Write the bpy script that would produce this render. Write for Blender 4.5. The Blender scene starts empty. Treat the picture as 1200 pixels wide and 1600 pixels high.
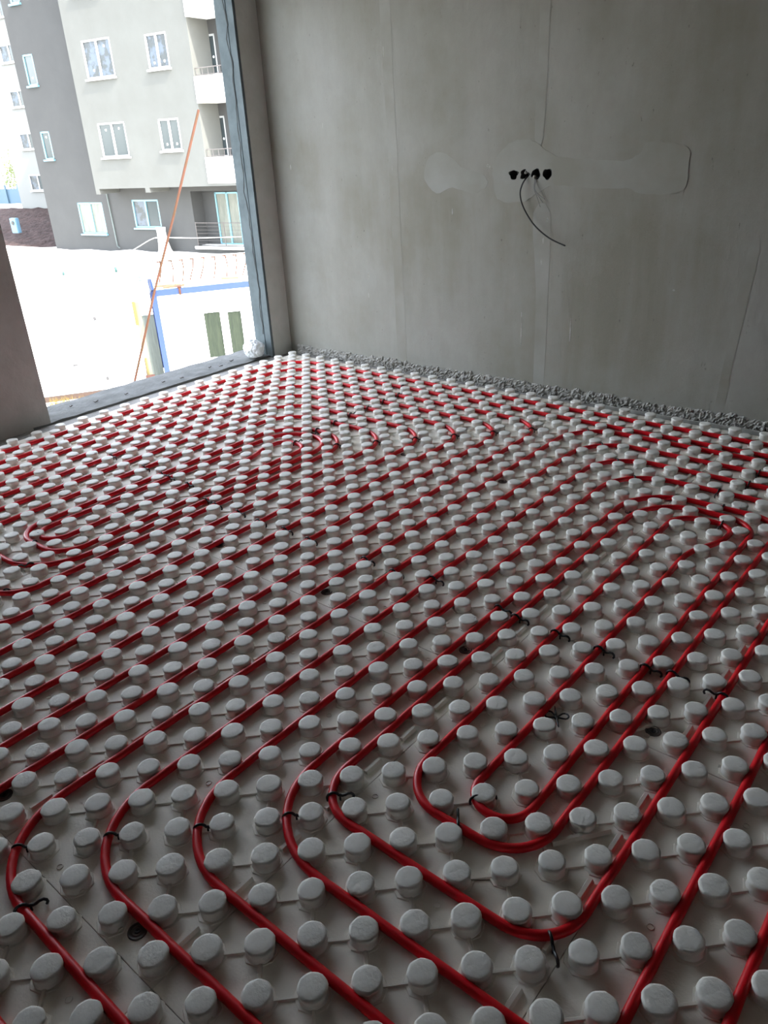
import bpy, bmesh, math, random
from mathutils import Vector, Matrix, noise
random.seed(4)
SC = bpy.context.scene
COL = SC.collection
K = 1.5            # survey unit -> metres
S = 0.075          # one pipe lane of the studded panels, metres

# ------------------------------------------------------------------ camera
cam_d = bpy.data.cameras.new('camera'); cam = bpy.data.objects.new('camera', cam_d); COL.objects.link(cam)
cam_d.sensor_fit = 'VERTICAL'; cam_d.sensor_height = 24.0; cam_d.lens = 24.0 * 1192.45 / 1600.0
cam_d.clip_start = 0.02; cam_d.clip_end = 500
R0 = Vector((0.76967899, 0.63640291, -0.05084867)); R1 = Vector((0.2445319, -0.36743841, -0.89732556)); R2 = Vector((-0.58974436, 0.67821851, -0.43843044))
cam.matrix_world = Matrix(((R0[0], -R1[0], -R2[0], .44583555*K), (R0[1], -R1[1], -R2[1], -.82935202*K), (R0[2], -R1[2], -R2[2], .98512743*K-.0035), (0, 0, 0, 1)))
SC.camera = cam

# ------------------------------------------------------------------ world, sun, exposure
world = bpy.data.worlds.new('sky'); SC.world = world; world.use_nodes = True
wn = world.node_tree; bg = wn.nodes['Background']
sky = wn.nodes.new('ShaderNodeTexSky'); sky.sky_type = 'NISHITA'; sky.sun_disc = False
sky.sun_elevation = math.radians(48); sky.sun_rotation = math.radians(80); sky.altitude = 0.2; sky.dust_density = 2.0; sky.ozone_density = 1.0
hs = wn.nodes.new('ShaderNodeHueSaturation'); hs.inputs['Saturation'].default_value = .42
wn.links.new(sky.outputs[0], hs.inputs['Color']); wn.links.new(hs.outputs[0], bg.inputs['Color']); bg.inputs['Strength'].default_value = 1.05
sun_d = bpy.data.lights.new('sun', 'SUN'); sun_d.energy = 6.0; sun_d.angle = math.radians(.6); sun_d.color = (1, .95, .86)
sun = bpy.data.objects.new('sun', sun_d); COL.objects.link(sun)
to_sun = Vector((1.0, -.043, .95)).normalized()
sun.rotation_euler = to_sun.to_track_quat('Z', 'Y').to_euler()
SC.view_settings.view_transform = 'Standard'; SC.view_settings.look = 'None'
SC.view_settings.exposure = 1.15; SC.view_settings.gamma = 1.0; SC.view_settings.use_curve_mapping = False

# ------------------------------------------------------------------ materials
def mat(name, col, rough=.7, metal=0, col2=None, scale=6, bump=0, bscale=40, spec=.5, detail=6, alpha=1, dist=.02, lo=.35, hi=.65, coat=0, stretch=None):
    m = bpy.data.materials.new(name); m.use_nodes = True; nt = m.node_tree; b = nt.nodes['Principled BSDF']
    b.inputs['Base Color'].default_value = (*col, 1); b.inputs['Roughness'].default_value = rough
    b.inputs['Metallic'].default_value = metal; b.inputs['Specular IOR Level'].default_value = spec
    b.inputs['Coat Weight'].default_value = coat
    tc = nt.nodes.new('ShaderNodeTexCoord'); src = tc.outputs['Object']
    if stretch:
        mp = nt.nodes.new('ShaderNodeMapping'); mp.inputs['Scale'].default_value = stretch
        nt.links.new(src, mp.inputs['Vector']); src = mp.outputs[0]
    if col2:
        n = nt.nodes.new('ShaderNodeTexNoise'); n.inputs['Scale'].default_value = scale; n.inputs['Detail'].default_value = detail
        n.inputs['Roughness'].default_value = .6
        nt.links.new(src, n.inputs['Vector'])
        mr = nt.nodes.new('ShaderNodeMapRange'); mr.inputs[1].default_value = lo; mr.inputs[2].default_value = hi
        mx = nt.nodes.new('ShaderNodeMix'); mx.data_type = 'RGBA'
        nt.links.new(n.outputs['Fac'], mr.inputs[0]); nt.links.new(mr.outputs[0], mx.inputs[0])
        mx.inputs[6].default_value = (*col, 1); mx.inputs[7].default_value = (*col2, 1)
        nt.links.new(mx.outputs[2], b.inputs['Base Color'])
    if bump:
        n = nt.nodes.new('ShaderNodeTexNoise'); n.inputs['Scale'].default_value = bscale; n.inputs['Detail'].default_value = 5
        nt.links.new(tc.outputs['Object'], n.inputs['Vector'])
        bp = nt.nodes.new('ShaderNodeBump'); bp.inputs['Strength'].default_value = bump; bp.inputs['Distance'].default_value = dist
        nt.links.new(n.outputs['Fac'], bp.inputs['Height']); nt.links.new(bp.outputs[0], b.inputs['Normal'])
    return m

def plaster_mat(name, c1, c2, c3):
    """trowelled plaster: broad damp clouds, vertical trowel streaks, pits"""
    m = bpy.data.materials.new(name); m.use_nodes = True; nt = m.node_tree; L = nt.links.new; N = nt.nodes.new
    b = nt.nodes['Principled BSDF']; b.inputs['Roughness'].default_value = .8; b.inputs['Specular IOR Level'].default_value = .25
    tc = N('ShaderNodeTexCoord')
    def noise_(scale, det, st=(1, 1, 1), lo=.4, hi=.6, rough=.6):
        mp = N('ShaderNodeMapping'); mp.inputs['Scale'].default_value = st; L(tc.outputs['Object'], mp.inputs['Vector'])
        n = N('ShaderNodeTexNoise'); n.inputs['Scale'].default_value = scale; n.inputs['Detail'].default_value = det; n.inputs['Roughness'].default_value = rough
        L(mp.outputs[0], n.inputs['Vector']); r = N('ShaderNodeMapRange'); r.inputs[1].default_value = lo; r.inputs[2].default_value = hi
        L(n.outputs['Fac'], r.inputs[0]); return r.outputs[0], n.outputs['Fac']
    def mix(f, a, bb):
        mx = N('ShaderNodeMix'); mx.data_type = 'RGBA'; L(f, mx.inputs[0])
        for i, v in ((6, a), (7, bb)):
            if isinstance(v, tuple): mx.inputs[i].default_value = (*v, 1)
            else: L(v, mx.inputs[i])
        return mx.outputs[2]
    cl, _ = noise_(.9, 6, (1, 1, 1), .38, .64)
    st, stf = noise_(3.5, 7, (1, 1, .12), .42, .62)
    fine, ff = noise_(14, 8, (1, 1, .5), .3, .7, .7)
    pit, _ = noise_(55, 3, (1, 1, .4), .70, .76)
    c = mix(cl, c1, c2)
    hf = N('ShaderNodeMath'); hf.operation = 'MULTIPLY'; L(st, hf.inputs[0]); hf.inputs[1].default_value = .45
    c = mix(hf.outputs[0], c, c3)
    h2 = N('ShaderNodeMath'); h2.operation = 'MULTIPLY'; L(fine, h2.inputs[0]); h2.inputs[1].default_value = .16
    c = mix(h2.outputs[0], c, tuple(v*.7 for v in c2))
    h3 = N('ShaderNodeMath'); h3.operation = 'MULTIPLY'; L(pit, h3.inputs[0]); h3.inputs[1].default_value = .6
    c = mix(h3.outputs[0], c, (.12, .11, .10))
    L(c, b.inputs['Base Color'])
    ad = N('ShaderNodeMath'); ad.operation = 'ADD'; L(ff, ad.inputs[0]); L(stf, ad.inputs[1])
    bp = N('ShaderNodeBump'); bp.inputs['Strength'].default_value = .5; bp.inputs['Distance'].default_value = .01
    L(ad.outputs[0], bp.inputs['Height']); L(bp.outputs[0], b.inputs['Normal'])
    return m

M = {}
M['plaster'] = plaster_mat('plaster', (.345, .345, .315), (.25, .24, .195), (.37, .365, .335))
M['patch'] = mat('skim_plaster', (.335, .337, .308), .8, col2=(.285, .28, .24), scale=3, bump=.2, bscale=10, dist=.01, spec=.25)
M['pier'] = mat('grey_render', (.46, .445, .42), .85, col2=(.39, .375, .345), scale=4, bump=.4, bscale=20, dist=.01, spec=.2)
M['pier_light'] = mat('smooth_grey_render', (.62, .62, .58), .8, col2=(.54, .54, .49), scale=5, bump=.3, bscale=20, dist=.01, spec=.2)
M['reveal'] = mat('blue_grey_board', (.135, .165, .172), .8, col2=(.10, .125, .13), scale=8, bump=.3, bscale=30, dist=.01, spec=.2)
M['bare'] = mat('bare_blockwork', (.12, .11, .10), .9)
M['crack'] = mat('dark_gap', (.03, .035, .035), .9)
M['concrete'] = mat('concrete', (.155, .158, .152), .9, col2=(.115, .117, .11), scale=9, bump=.6, bscale=50, dist=.01, spec=.2)
M['slab'] = mat('dusty_slab', (.34, .33, .31), .9, col2=(.26, .25, .23), scale=7, bump=.5, bscale=40, spec=.2)
M['rough'] = mat('rough_mortar', (.44, .43, .40), .95, col2=(.33, .32, .285), scale=30, bump=.8, bscale=90, dist=.01, spec=.1)
M['chase'] = mat('chase_plaster', (.335, .333, .303), .8, col2=(.27, .262, .222), scale=2.5, bump=.2, bscale=12, dist=.01, spec=.2)
M['ceiling'] = mat('ceiling_plaster', (.15, .14, .13), .9, bump=.2, bscale=10)
M['foam'] = mat('white_foam', (.80, .755, .665), .6, col2=(.66, .60, .48), scale=2.2, bump=.25, bscale=160, dist=.003, spec=.35, lo=.48, hi=.75)
M['stud'] = mat('white_foam_stud', (.83, .82, .76), .6, col2=(.76, .74, .67), scale=25, bump=.35, bscale=130, dist=.004, spec=.4)
M['pipe'] = mat('red_plastic', (.70, .003, .012), .36, spec=.38, coat=.0)
M['black'] = mat('black_plastic', (.012, .012, .013), .4)
M['dark'] = mat('dark_brown_plastic', (.085, .07, .06), .5)
M['edge'] = mat('grey_edge_foam', (.50, .50, .46), .8, col2=(.42, .42, .38), scale=20)
M['cable'] = mat('black_cable', (.015, .015, .015), .45)
M['wire'] = mat('grey_wire', (.22, .22, .21), .5)
M['facade'] = mat('beige_facade', (.105, .108, .101), .9, col2=(.097, .099, .092), scale=.8, bump=.1, bscale=8, spec=.1)
M['sunlit_far_facade'] = mat('sunlit_far_facade', (.17, .175, .165), .9)  # lighter than the near facade: sunlight on the far block put into its colour
M['shaded_facade'] = mat('shaded_facade', (.060, .061, .060), .9, col2=(.055, .056, .055), scale=.8, bump=.1, bscale=8, spec=.1)  # facade darkened: shade cast by the bay and overhang is put into the colour
M['white_paint'] = mat('white_facade', (.86, .84, .79), .85, spec=.1)
M['frame'] = mat('white_window_frame', (.36, .37, .37), .4)
M['film'] = mat('cyan_film_frame', (.13, .27, .32), .35)
M['glass'] = mat('dark_window_glass', (.04, .05, .052), .15, spec=.5)
M['paneg'] = mat('green_curtained_glass', (.016, .021, .016), .85, spec=.05, col2=(.024, .030, .021), scale=4, stretch=(6, 6, .6))
M['curtain'] = mat('curtained_glass', (.085, .095, .078), .4, col2=(.13, .135, .11), scale=3, stretch=(3, 3, .6))
M['film_pane'] = mat('peeling_blue_film', (.055, .072, .092), .4, col2=(.028, .033, .034), scale=3, lo=.45, hi=.55)
M['sticker'] = mat('white_sticker', (.85, .85, .83), .6)
M['rail'] = mat('dark_railing', (.10, .09, .085), .5, metal=.4)
M['white_panel'] = mat('white_sheet_metal', (.86, .87, .86), .45, spec=.3)
M['grey_line'] = mat('grey_trim_metal', (.022, .022, .024), .5)
M['blue'] = mat('blue_paint', (.002, .018, .085), .45)
M['yellow'] = mat('yellow_strip', (.06, .047, .006), .6)
M['beige'] = mat('beige_board', (.13, .095, .06), .8)
M['greygreen'] = mat('grey_green_sheet', (.09, .11, .105), .6, col2=(.06, .075, .07), scale=4, stretch=(8, 8, .5))
M['rust'] = mat('rusty_steel', (.052, .017, .010), .8, col2=(.035, .018, .007), scale=3, spec=.2, stretch=(1, 1, 1))
M['wood'] = mat('raw_wood', (.10, .065, .03), .8, col2=(.07, .042, .02), scale=10, stretch=(1, 8, 8))
M['brown'] = mat('brown_skid', (.025, .012, .007), .8)
M['ground'] = mat('limestone_ground', (.78, .75, .68), .95, col2=(.66, .62, .55), scale=1.2, bump=.5, bscale=3, dist=.1, spec=.1)
M['soil'] = mat('red_soil', (.055, .038, .035), .95, col2=(.028, .020, .018), scale=2.5, bump=.8, bscale=4, dist=.2, spec=.1)
M['leaf'] = mat('tree_leaf', (.10, .15, .05), .7, col2=(.24, .25, .08), scale=1.5)
M['bark'] = mat('tree_bark', (.10, .07, .05), .9)
M['grass'] = mat('dry_grass', (.10, .07, .012), .9)
M['blue_fence'] = mat('blue_fence_paint', (.055, .10, .14), .6)
M['pale_blue'] = mat('pale_blue_plastic', (.09, .18, .25), .5)
M['teal'] = mat('teal_plastic', (.003, .035, .032), .5)
M['bag'] = mat('white_plastic_bag', (.80, .83, .83), .35, spec=.6)
M['tarp'] = mat('white_tarp', (.85, .84, .80), .7)
M['brick'] = mat('red_brick', (.035, .010, .006), .9)

# ------------------------------------------------------------------ helpers
def link(name, me, m=None, parent=None, smooth=False):
    o = bpy.data.objects.new(name, me); COL.objects.link(o)
    if m is not None: me.materials.append(M[m] if isinstance(m, str) else m)
    if parent is not None: o.parent = parent
    if smooth:
        for p in me.polygons: p.use_smooth = True
    return o
def obj(name, bm, m, parent=None, smooth=False):
    bmesh.ops.recalc_face_normals(bm, faces=bm.faces)
    me = bpy.data.meshes.new(name); bm.to_mesh(me); bm.free()
    return link(name, me, m, parent, smooth)
def empty(name, loc=(0, 0, 0), rz=0, size=.1):
    o = bpy.data.objects.new(name, None); o.empty_display_size = size; COL.objects.link(o)
    o.location = loc; o.rotation_euler = (0, 0, rz); return o
def tag(o, label, cat, group=None, kind=None):
    o['label'] = label; o['category'] = cat
    if group: o['group'] = group
    if kind: o['kind'] = kind
    return o
def struct(o, label, cat='structure'):
    o['kind'] = 'structure'; o['label'] = label; o['category'] = cat; return o
def box(bm, x0, x1, y0, y1, z0, z1, bev=0):
    v = [bm.verts.new(p) for p in ((x0, y0, z0), (x1, y0, z0), (x1, y1, z0), (x0, y1, z0), (x0, y0, z1), (x1, y0, z1), (x1, y1, z1), (x0, y1, z1))]
    fs = [bm.faces.new([v[i] for i in f]) for f in ((3, 2, 1, 0), (4, 5, 6, 7), (0, 1, 5, 4), (1, 2, 6, 5), (2, 3, 7, 6), (3, 0, 4, 7))]
    if bev:
        es = list({e for f in fs for e in f.edges}); bmesh.ops.bevel(bm, geom=es, offset=bev, segments=2, affect='EDGES')
    return v
def kbox(bm, x0, x1, y0, y1, z0, z1, bev=0): return box(bm, x0*K, x1*K, y0*K, y1*K, z0*K, z1*K, bev)
def newbm(): return bmesh.new()
def tube(bm, pts, r, seg=8, cap=True, flat=1.0):
    """sweep a round section along pts (parallel transport); r number or list"""
    pts = [Vector(p) for p in pts]; n = len(pts); rings = []
    t0 = (pts[1]-pts[0]).normalized(); up = Vector((0, 0, 1)) if abs(t0.z) < .9 else Vector((1, 0, 0))
    a = t0.cross(up).normalized(); 
    for i, p in enumerate(pts):
        t = (pts[min(i+1, n-1)]-pts[max(i-1, 0)])
        if t.length < 1e-9: t = t0.copy()
        t.normalize(); a = (a-t*a.dot(t)).normalized(); b = t.cross(a); rr = r[i] if isinstance(r, (list, tuple)) else r
        rings.append([bm.verts.new(p+(a*math.cos(2*math.pi*k/seg)+b*math.sin(2*math.pi*k/seg)*flat)*rr) for k in range(seg)])
    for i in range(n-1):
        for k in range(seg): bm.faces.new((rings[i][k], rings[i][(k+1) % seg], rings[i+1][(k+1) % seg], rings[i+1][k]))
    if cap: bm.faces.new(rings[0][::-1]); bm.faces.new(rings[-1])
def lathe(bm, prof, seg=20, cx=0, cy=0, wob=0, oct_=0, rot=0):
    rings = []
    for r, z in prof:
        ring = []
        for k in range(seg):
            a = 2*math.pi*k/seg+rot
            rr = r
            if oct_:
                f = (a-rot) % (math.pi/4)-math.pi/8
                rr = r*((1-oct_)+oct_*math.cos(math.pi/8)/math.cos(f)*1.04)
            rr += wob*math.sin(3*a+r*50)
            ring.append(bm.verts.new((cx+rr*math.cos(a), cy+rr*math.sin(a), z)))
        rings.append(ring)
    for i in range(len(rings)-1):
        for k in range(seg): bm.faces.new((rings[i][k], rings[i][(k+1) % seg], rings[i+1][(k+1) % seg], rings[i+1][k]))
    return rings
def wall_cells(bm, x0, x1, z0, z1, holes, y0, y1):
    """solid wall in the xz plane, thickness y0..y1, rectangular holes (a,b,c,d)"""
    xs = sorted({x0, x1, *[h[0] for h in holes], *[h[1] for h in holes]}); zs = sorted({z0, z1, *[h[2] for h in holes], *[h[3] for h in holes]})
    xs = [x for x in xs if x0 <= x <= x1]; zs = [z for z in zs if z0 <= z <= z1]
    def solid(i, j):
        if i < 0 or j < 0 or i >= len(xs)-1 or j >= len(zs)-1: return False
        cx, cz = (xs[i]+xs[i+1])/2, (zs[j]+zs[j+1])/2
        return not any(h[0] < cx < h[1] and h[2] < cz < h[3] for h in holes)
    V = {}
    def vt(i, j, s):
        if (i, j, s) not in V: V[i, j, s] = bm.verts.new((xs[i], y1 if s else y0, zs[j]))
        return V[i, j, s]
    for i in range(len(xs)-1):
        for j in range(len(zs)-1):
            if not solid(i, j): continue
            bm.faces.new((vt(i, j, 0), vt(i+1, j, 0), vt(i+1, j+1, 0), vt(i, j+1, 0))); bm.faces.new((vt(i, j, 1), vt(i, j+1, 1), vt(i+1, j+1, 1), vt(i+1, j, 1)))
            if not solid(i-1, j): bm.faces.new((vt(i, j, 0), vt(i, j+1, 0), vt(i, j+1, 1), vt(i, j, 1)))
            if not solid(i+1, j): bm.faces.new((vt(i+1, j, 0), vt(i+1, j, 1), vt(i+1, j+1, 1), vt(i+1, j+1, 0)))
            if not solid(i, j-1): bm.faces.new((vt(i, j, 0), vt(i, j, 1), vt(i+1, j, 1), vt(i+1, j, 0)))
            if not solid(i, j+1): bm.faces.new((vt(i, j+1, 0), vt(i+1, j+1, 0), vt(i+1, j+1, 1), vt(i, j+1, 1)))

# ================================================================== THE ROOM
XL, YR, XB, YF, ZC = -2.58*K, 1.945*K, 5.2, -4.4, 2.85     # window side, plastered side, back, front, ceiling
b = newbm(); box(b, XL, XB+.2, YF-.2, YR+.2, -.16, -.021); struct(obj('floor', b, 'slab'), 'dusty grey concrete floor slab under the foam panels', 'floor')
b = newbm(); box(b, XL-.42, XB+.2, YF-.2, YR+.2, ZC, ZC+.2); struct(obj('ceiling', b, 'ceiling'), 'bare grey concrete ceiling above the room', 'ceiling')
b = newbm(); box(b, XB, XB+.2, YF-.2, YR+.2, -.16, ZC); struct(obj('wall_back', b, 'bare'), 'bare wall behind the camera', 'wall')
b = newbm(); box(b, XL-.2, XB, YF-.2, YF, -.16, ZC); struct(obj('wall_front', b, 'bare'), 'bare wall on the near side of the room', 'wall')
# wall with the tall opening: left pier and lintel
b = newbm()
box(b, -2.79*K, XL, .26*K, .577*K, -.16, ZC); box(b, -2.79*K, XL, YF, -.12*K, -.16, ZC); box(b, -2.79*K, XL, -.12*K, .26*K, 2.7, ZC); box(b, -2.79*K, XL, -.12*K, .26*K, -.16, -.01); box(b, -2.68*K, XL, .577*K, 1.82*K, 2.62, ZC)  # second, narrow opening beyond the left pier is added out of view for daylight
wl = struct(obj('wall_left', b, 'pier'), 'grey rendered wall pier beside the open balcony doorway', 'wall')
# right pier between opening and plastered wall
b = newbm(); box(b, -2.60*K, -2.553*K, 1.822*K, YR, -.02, ZC); obj('pier_face', b, 'pier_light', wl)
b = newbm(); box(b, -2.675*K, -2.601*K, 1.806*K, YR, -.02, ZC); obj('insulation_board', b, 'reveal', wl)
b = newbm(); box(b, -2.5995*K, -2.556*K, 1.808*K, 1.8218*K, -.02, ZC); obj('corner_bead', b, 'reveal', wl)
# jagged crack along the reveal
cr = [(-2.607, 1.9), (-2.612, 1.566), (-2.600, 1.47), (-2.615, 1.419), (-2.597, 1.323), (-2.606, 1.25), (-2.604, 1.171), (-2.613, 1.066), (-2.609, 1.0), (-2.616, .931), (-2.611, .86), (-2.624, .79), (-2.606, .70), (-2.611, .64), (-2.605, .58), (-2.610, .51), (-2.602, .402), (-2.598, .33), (-2.609, .24), (-2.605, .145), (-2.612, .09)]
b = newbm(); fine = []
for (x0, z0), (x1, z1) in zip(cr, cr[1:]):
    for t in range(4): fine.append((x0+(x1-x0)*t/4+random.uniform(-.002, .002), z0+(z1-z0)*t/4))
prev = None
for i, (x, z) in enumerate(fine):
    w = .0018+.0014*abs(math.sin(i*.7))+random.uniform(0, .001)
    c = [b.verts.new(((x-w)*K, 1.8055*K, z*K)), b.verts.new(((x+w)*K, 1.8055*K, z*K)), b.verts.new(((x+w)*K, 1.8075*K, z*K)), b.verts.new(((x-w)*K, 1.8075*K, z*K))]
    if prev:
        for q in range(4): b.faces.new((prev[q], prev[(q+1) % 4], c[(q+1) % 4], c[q]))
    prev = c
obj('crack', b, 'crack', wl)
# threshold slab outside
b = newbm(); box(b, -2.80*K, XL+.001, .5*K, 2.1*K, -.22, -.004)
bmesh.ops.subdivide_edges(b, edges=b.edges[:], cuts=24, use_grid_fill=True)
for v in b.verts:
    if v.co.z > -.01: v.co.z += .007*noise.noise(v.co*9)-.002
    if v.co.x < -2.79*K: v.co.x += .02*noise.noise(v.co*6)
struct(obj('trim_1', b, 'concrete'), 'rough grey concrete threshold slab at the open doorway', 'threshold')
# plastered wall with socket hole
hz0, hz1 = .812*K, .858*K
b = newbm(); wall_cells(b, -2.675*K, XB, -.021, ZC, [(-1.236*K, -1.044*K, hz0, hz1)], YR, YR+.2)
wr = struct(obj('wall_right', b, 'plaster'), 'stained grey plastered wall with filled chases and socket hole', 'wall')
b = newbm(); kbox(b, -1.25, -1.03, 1.945+.045, 1.945+.05, .79, .88); obj('socket_recess', b, 'crack', wr)
# skim patch with four round socket holes, triangulated
def patch(name, outer, holes, y, th, m, parent):
    b = newbm(); loops = []
    def loop(pts):
        vs = [b.verts.new((x, y-th, z)) for x, z in pts]; es = [b.edges.new((vs[i], vs[(i+1) % len(vs)])) for i in range(len(vs))]; return vs, es
    ed = []
    vo, eo = loop(outer); ed += eo
    for h in holes: ed += loop(h)[1]
    bmesh.ops.triangle_fill(b, use_beauty=True, use_dissolve=False, edges=ed)
    r = bmesh.ops.extrude_face_region(b, geom=b.faces[:])
    for v in [g for g in r['geom'] if isinstance(g, bmesh.types.BMVert)]: v.co.y += th-.0003
    return obj(name, b, m, parent)
def smooth_loop(pts, n=4, jit=.004):
    out = []; L = len(pts)
    for i in range(L):
        p0, p1, p2, p3 = (Vector(pts[(i+k) % L]) for k in (-1, 0, 1, 2))
        for t in range(n):
            t /= n; q = .5*((2*p1)+(-p0+p2)*t+(2*p0-5*p1+4*p2-p3)*t*t+(-p0+3*p1-3*p2+p3)*t**3)
            out.append((q.x*K+random.uniform(-jit, jit), q.y*K+random.uniform(-jit, jit)))
    return out
sx = [-1.212+.0480*k for k in range(4)]
holes = []
for k, x in enumerate(sx):
    hr = []
    for q in range(18):
        a = 2*math.pi*q/18; rr = .0295*(1+(.10*math.sin(3*a+k*2)+.07*math.sin(5*a+k)) * (1.6 if k in (0, 1) else 1))
        hr.append((x*K+rr*math.cos(a), .8355*K+rr*math.sin(a)*(.86 if k < 2 else .95)))
    holes.append(hr)
P1 = [(-1.25, .935), (-1.20, .955), (-1.13, .95), (-1.10, .93), (-1.045, .90), (-.96, .885), (-.85, .878), (-.76, .875), (-.715, .90), (-.69, .93), (-.62, .925), (-.555, .905), (-.547, .85), (-.55, .79), (-.59, .77), (-.68, .765), (-.76, .785), (-.85, .782), (-.95, .79), (-1.04, .796), (-1.10, .775), (-1.16, .74), (-1.25, .738), (-1.29, .76), (-1.305, .83), (-1.30, .88)]
patch('skim_patch', smooth_loop(P1), holes, YR, .0018, 'patch', wr)
P2 = [(-1.62, .90), (-1.56, .925), (-1.50, .90), (-1.44, .86), (-1.36, .84), (-1.33, .80), (-1.40, .77), (-1.50, .79), (-1.58, .77), (-1.64, .83)]
patch('skim_patch', smooth_loop(P2), [], YR, .0010, 'patch', wr)
patch('filled_chase', [(p[0], p[1]) for p in smooth_loop([(-1.823, .02), (-1.826, .5), (-1.83, 1.0), (-1.84, 1.6), (-1.79, 1.6), (-1.782, 1.0), (-1.775, .5), (-1.77, .02)], 3, .003)], [], YR, .0007, 'chase', wr)
patch('filled_chase', smooth_loop([(-1.125, .96), (-1.12, 1.3), (-1.13, 1.7), (-1.085, 1.7), (-1.08, 1.3), (-1.09, .96)], 3, .003), [], YR, .0007, 'chase', wr)
patch('filled_chase', smooth_loop([(-1.095, .03), (-1.10, .4), (-1.12, .70), (-1.05, .70), (-1.045, .4), (-1.05, .03)], 3, .003), [], YR, .0007, 'chase', wr)
patch('filled_chase', smooth_loop([(-.355, .03), (-.34, .3), (-.32, .6), (-.285, .6), (-.31, .3), (-.325, .03)], 3, .003), [], YR, .0007, 'chase', wr)
# small dents and chips on the wall
b = newbm()
for px, pz, w, h in [(-1.98, .415, .006, .016), (-1.985, .325, .005, .012), (-2.43, .885, .004, .012), (-1.83, 1.3, .003, .02), (-1.06, .675, .004, .01), (-1.075, .60, .004, .012), (-1.08, .52, .004, .012), (-1.16, .23, .003, .05), (-1.16, .31, .004, .012), (-.94, .27, .003, .05), (-1.33, .87, .006, .006), (-1.32, .865, .004, .005), (-1.55, .80, .006, .004), (-.55, .45, .004, .004), (-1.81, .87, .003, .01), (-1.5, .70, .003, .012), (-2.2, 1.05, .002, .012)]:
    v = [b.verts.new(((px+w*math.cos(a))*K, YR-.0008, (pz+h*math.sin(a))*K)) for a in [i*math.pi/4+.3 for i in range(8)]]
    f = b.faces.new(v); r = bmesh.ops.extrude_face_region(b, geom=[f])
    for q in r['geom']:
        if isinstance(q, bmesh.types.BMVert): q.co.y += .0006
obj('dent', b, 'rough', wr)
# rough broken plaster lip along the wall foot
b = newbm(); nx, nz = 1100, 9; grid = []
for i in range(nx+1):
    x = -2.50*K+i*(XB-.3+2.50*K)/nx; row = []
    top = .050+.020*noise.noise(Vector((x*3, 0, 0)))+.020*noise.noise(Vector((x*22, 3, 0)))+.010*noise.noise(Vector((x*90, 8, 0)))
    for j in range(nz+1):
        t = j/nz; z = -.019+(top+.019)*t
        d = (.016*(1-t)**.7+.004)+.012*noise.noise(Vector((x*40, z*60, 1)))*(1-t*.5)+.012*noise.noise(Vector((x*95, z*95, 5)))+.006*noise.noise(Vector((x*210, z*210, 2)))
        if j == nz: d = -.002
        row.append(b.verts.new((x, YR-max(d, -.002 if j == nz else .002), z)))
    grid.append(row)
for i in range(nx):
    for j in range(nz): b.faces.new((grid[i][j], grid[i+1][j], grid[i+1][j+1], grid[i][j+1]))
struct(obj('trim_2', b, 'rough'), 'crumbly broken plaster lip along the foot of the plastered wall', 'trim')

# ================================================================== FOAM PANELS WITH STUDS
def stud_mesh(i):
    b = newbm(); rs = .0312*(1+.02*(i-1.5))
    prof = [(rs*1.03, -.001), (rs*.99, .003), (rs*.94, .009), (rs*.94, .0155), (rs*.99, .0205), (rs*1.01, .0260), (rs*.95, .0291), (rs*.80, .0302), (rs*.4, .0305)]
    rings = lathe(b, prof, 24, oct_=.35, rot=i*.13)
    c = b.verts.new((0, 0, .0304))
    for k in range(24): b.faces.new((rings[-1][k], rings[-1][(k+1) % 24], c))
    bmesh.ops.recalc_face_normals(b, faces=b.faces)
    for v in b.verts:
        if v.co.z > .028: v.co.z += .0009*noise.noise(v.co*90+Vector((i*7, 0, 0)))
        v.co.x += .0006*noise.noise(v.co*60+Vector((i*3, 5, 0))); v.co.y += .0006*noise.noise(v.co*60+Vector((i*3, 9, 2)))
    me = bpy.data.meshes.new('stud'); b.to_mesh(me); b.free(); me.materials.append(M['stud'])
    for p in me.polygons: p.use_smooth = True
    return me
STUDS = [stud_mesh(i) for i in range(4)]
xb = [-49.5, -44.5, -36.5, -28.5, -20.5, -12.5, -4.5, 3.5, 11.5]; yb = [-19.5, -11.5, 4.5, 20.5, 37.4]
colname = ['first from doorway', 'second from the doorway', 'third from the doorway', 'fourth from the doorway', 'fifth from the doorway', 'sixth from the doorway', 'seventh from the doorway', 'eighth from the doorway']
rowname = ['fourth row from plastered wall', 'third row from plastered wall', 'second row from plastered wall', 'row along plastered wall']
def rib(b, x0, y0, x1, y1, w=.006, h=.004):
    p, q = Vector((x0, y0)), Vector((x1, y1)); d = (q-p).normalized(); n = Vector((-d.y, d.x))*w
    lo = [b.verts.new((*(c), -.0005)) for c in (p+n, q+n, q-n, p-n)]; n *= .5; hi = [b.verts.new((*(c), h)) for c in (p+n, q+n, q-n, p-n)]
    b.faces.new(hi)
    for k in range(4): b.faces.new((lo[k], lo[(k+1) % 4], hi[(k+1) % 4], hi[k]))
def inframe(X, Y):
    p = Vector((X*S, Y*S, 0))-cam.matrix_world.translation; z = p.dot(R2)
    if z < .2: return False
    u = 600+1192.45*p.dot(R0)/z; v = 800+1192.45*p.dot(R1)/z
    return -40 < u < 1240 and -40 < v < 1650
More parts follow.
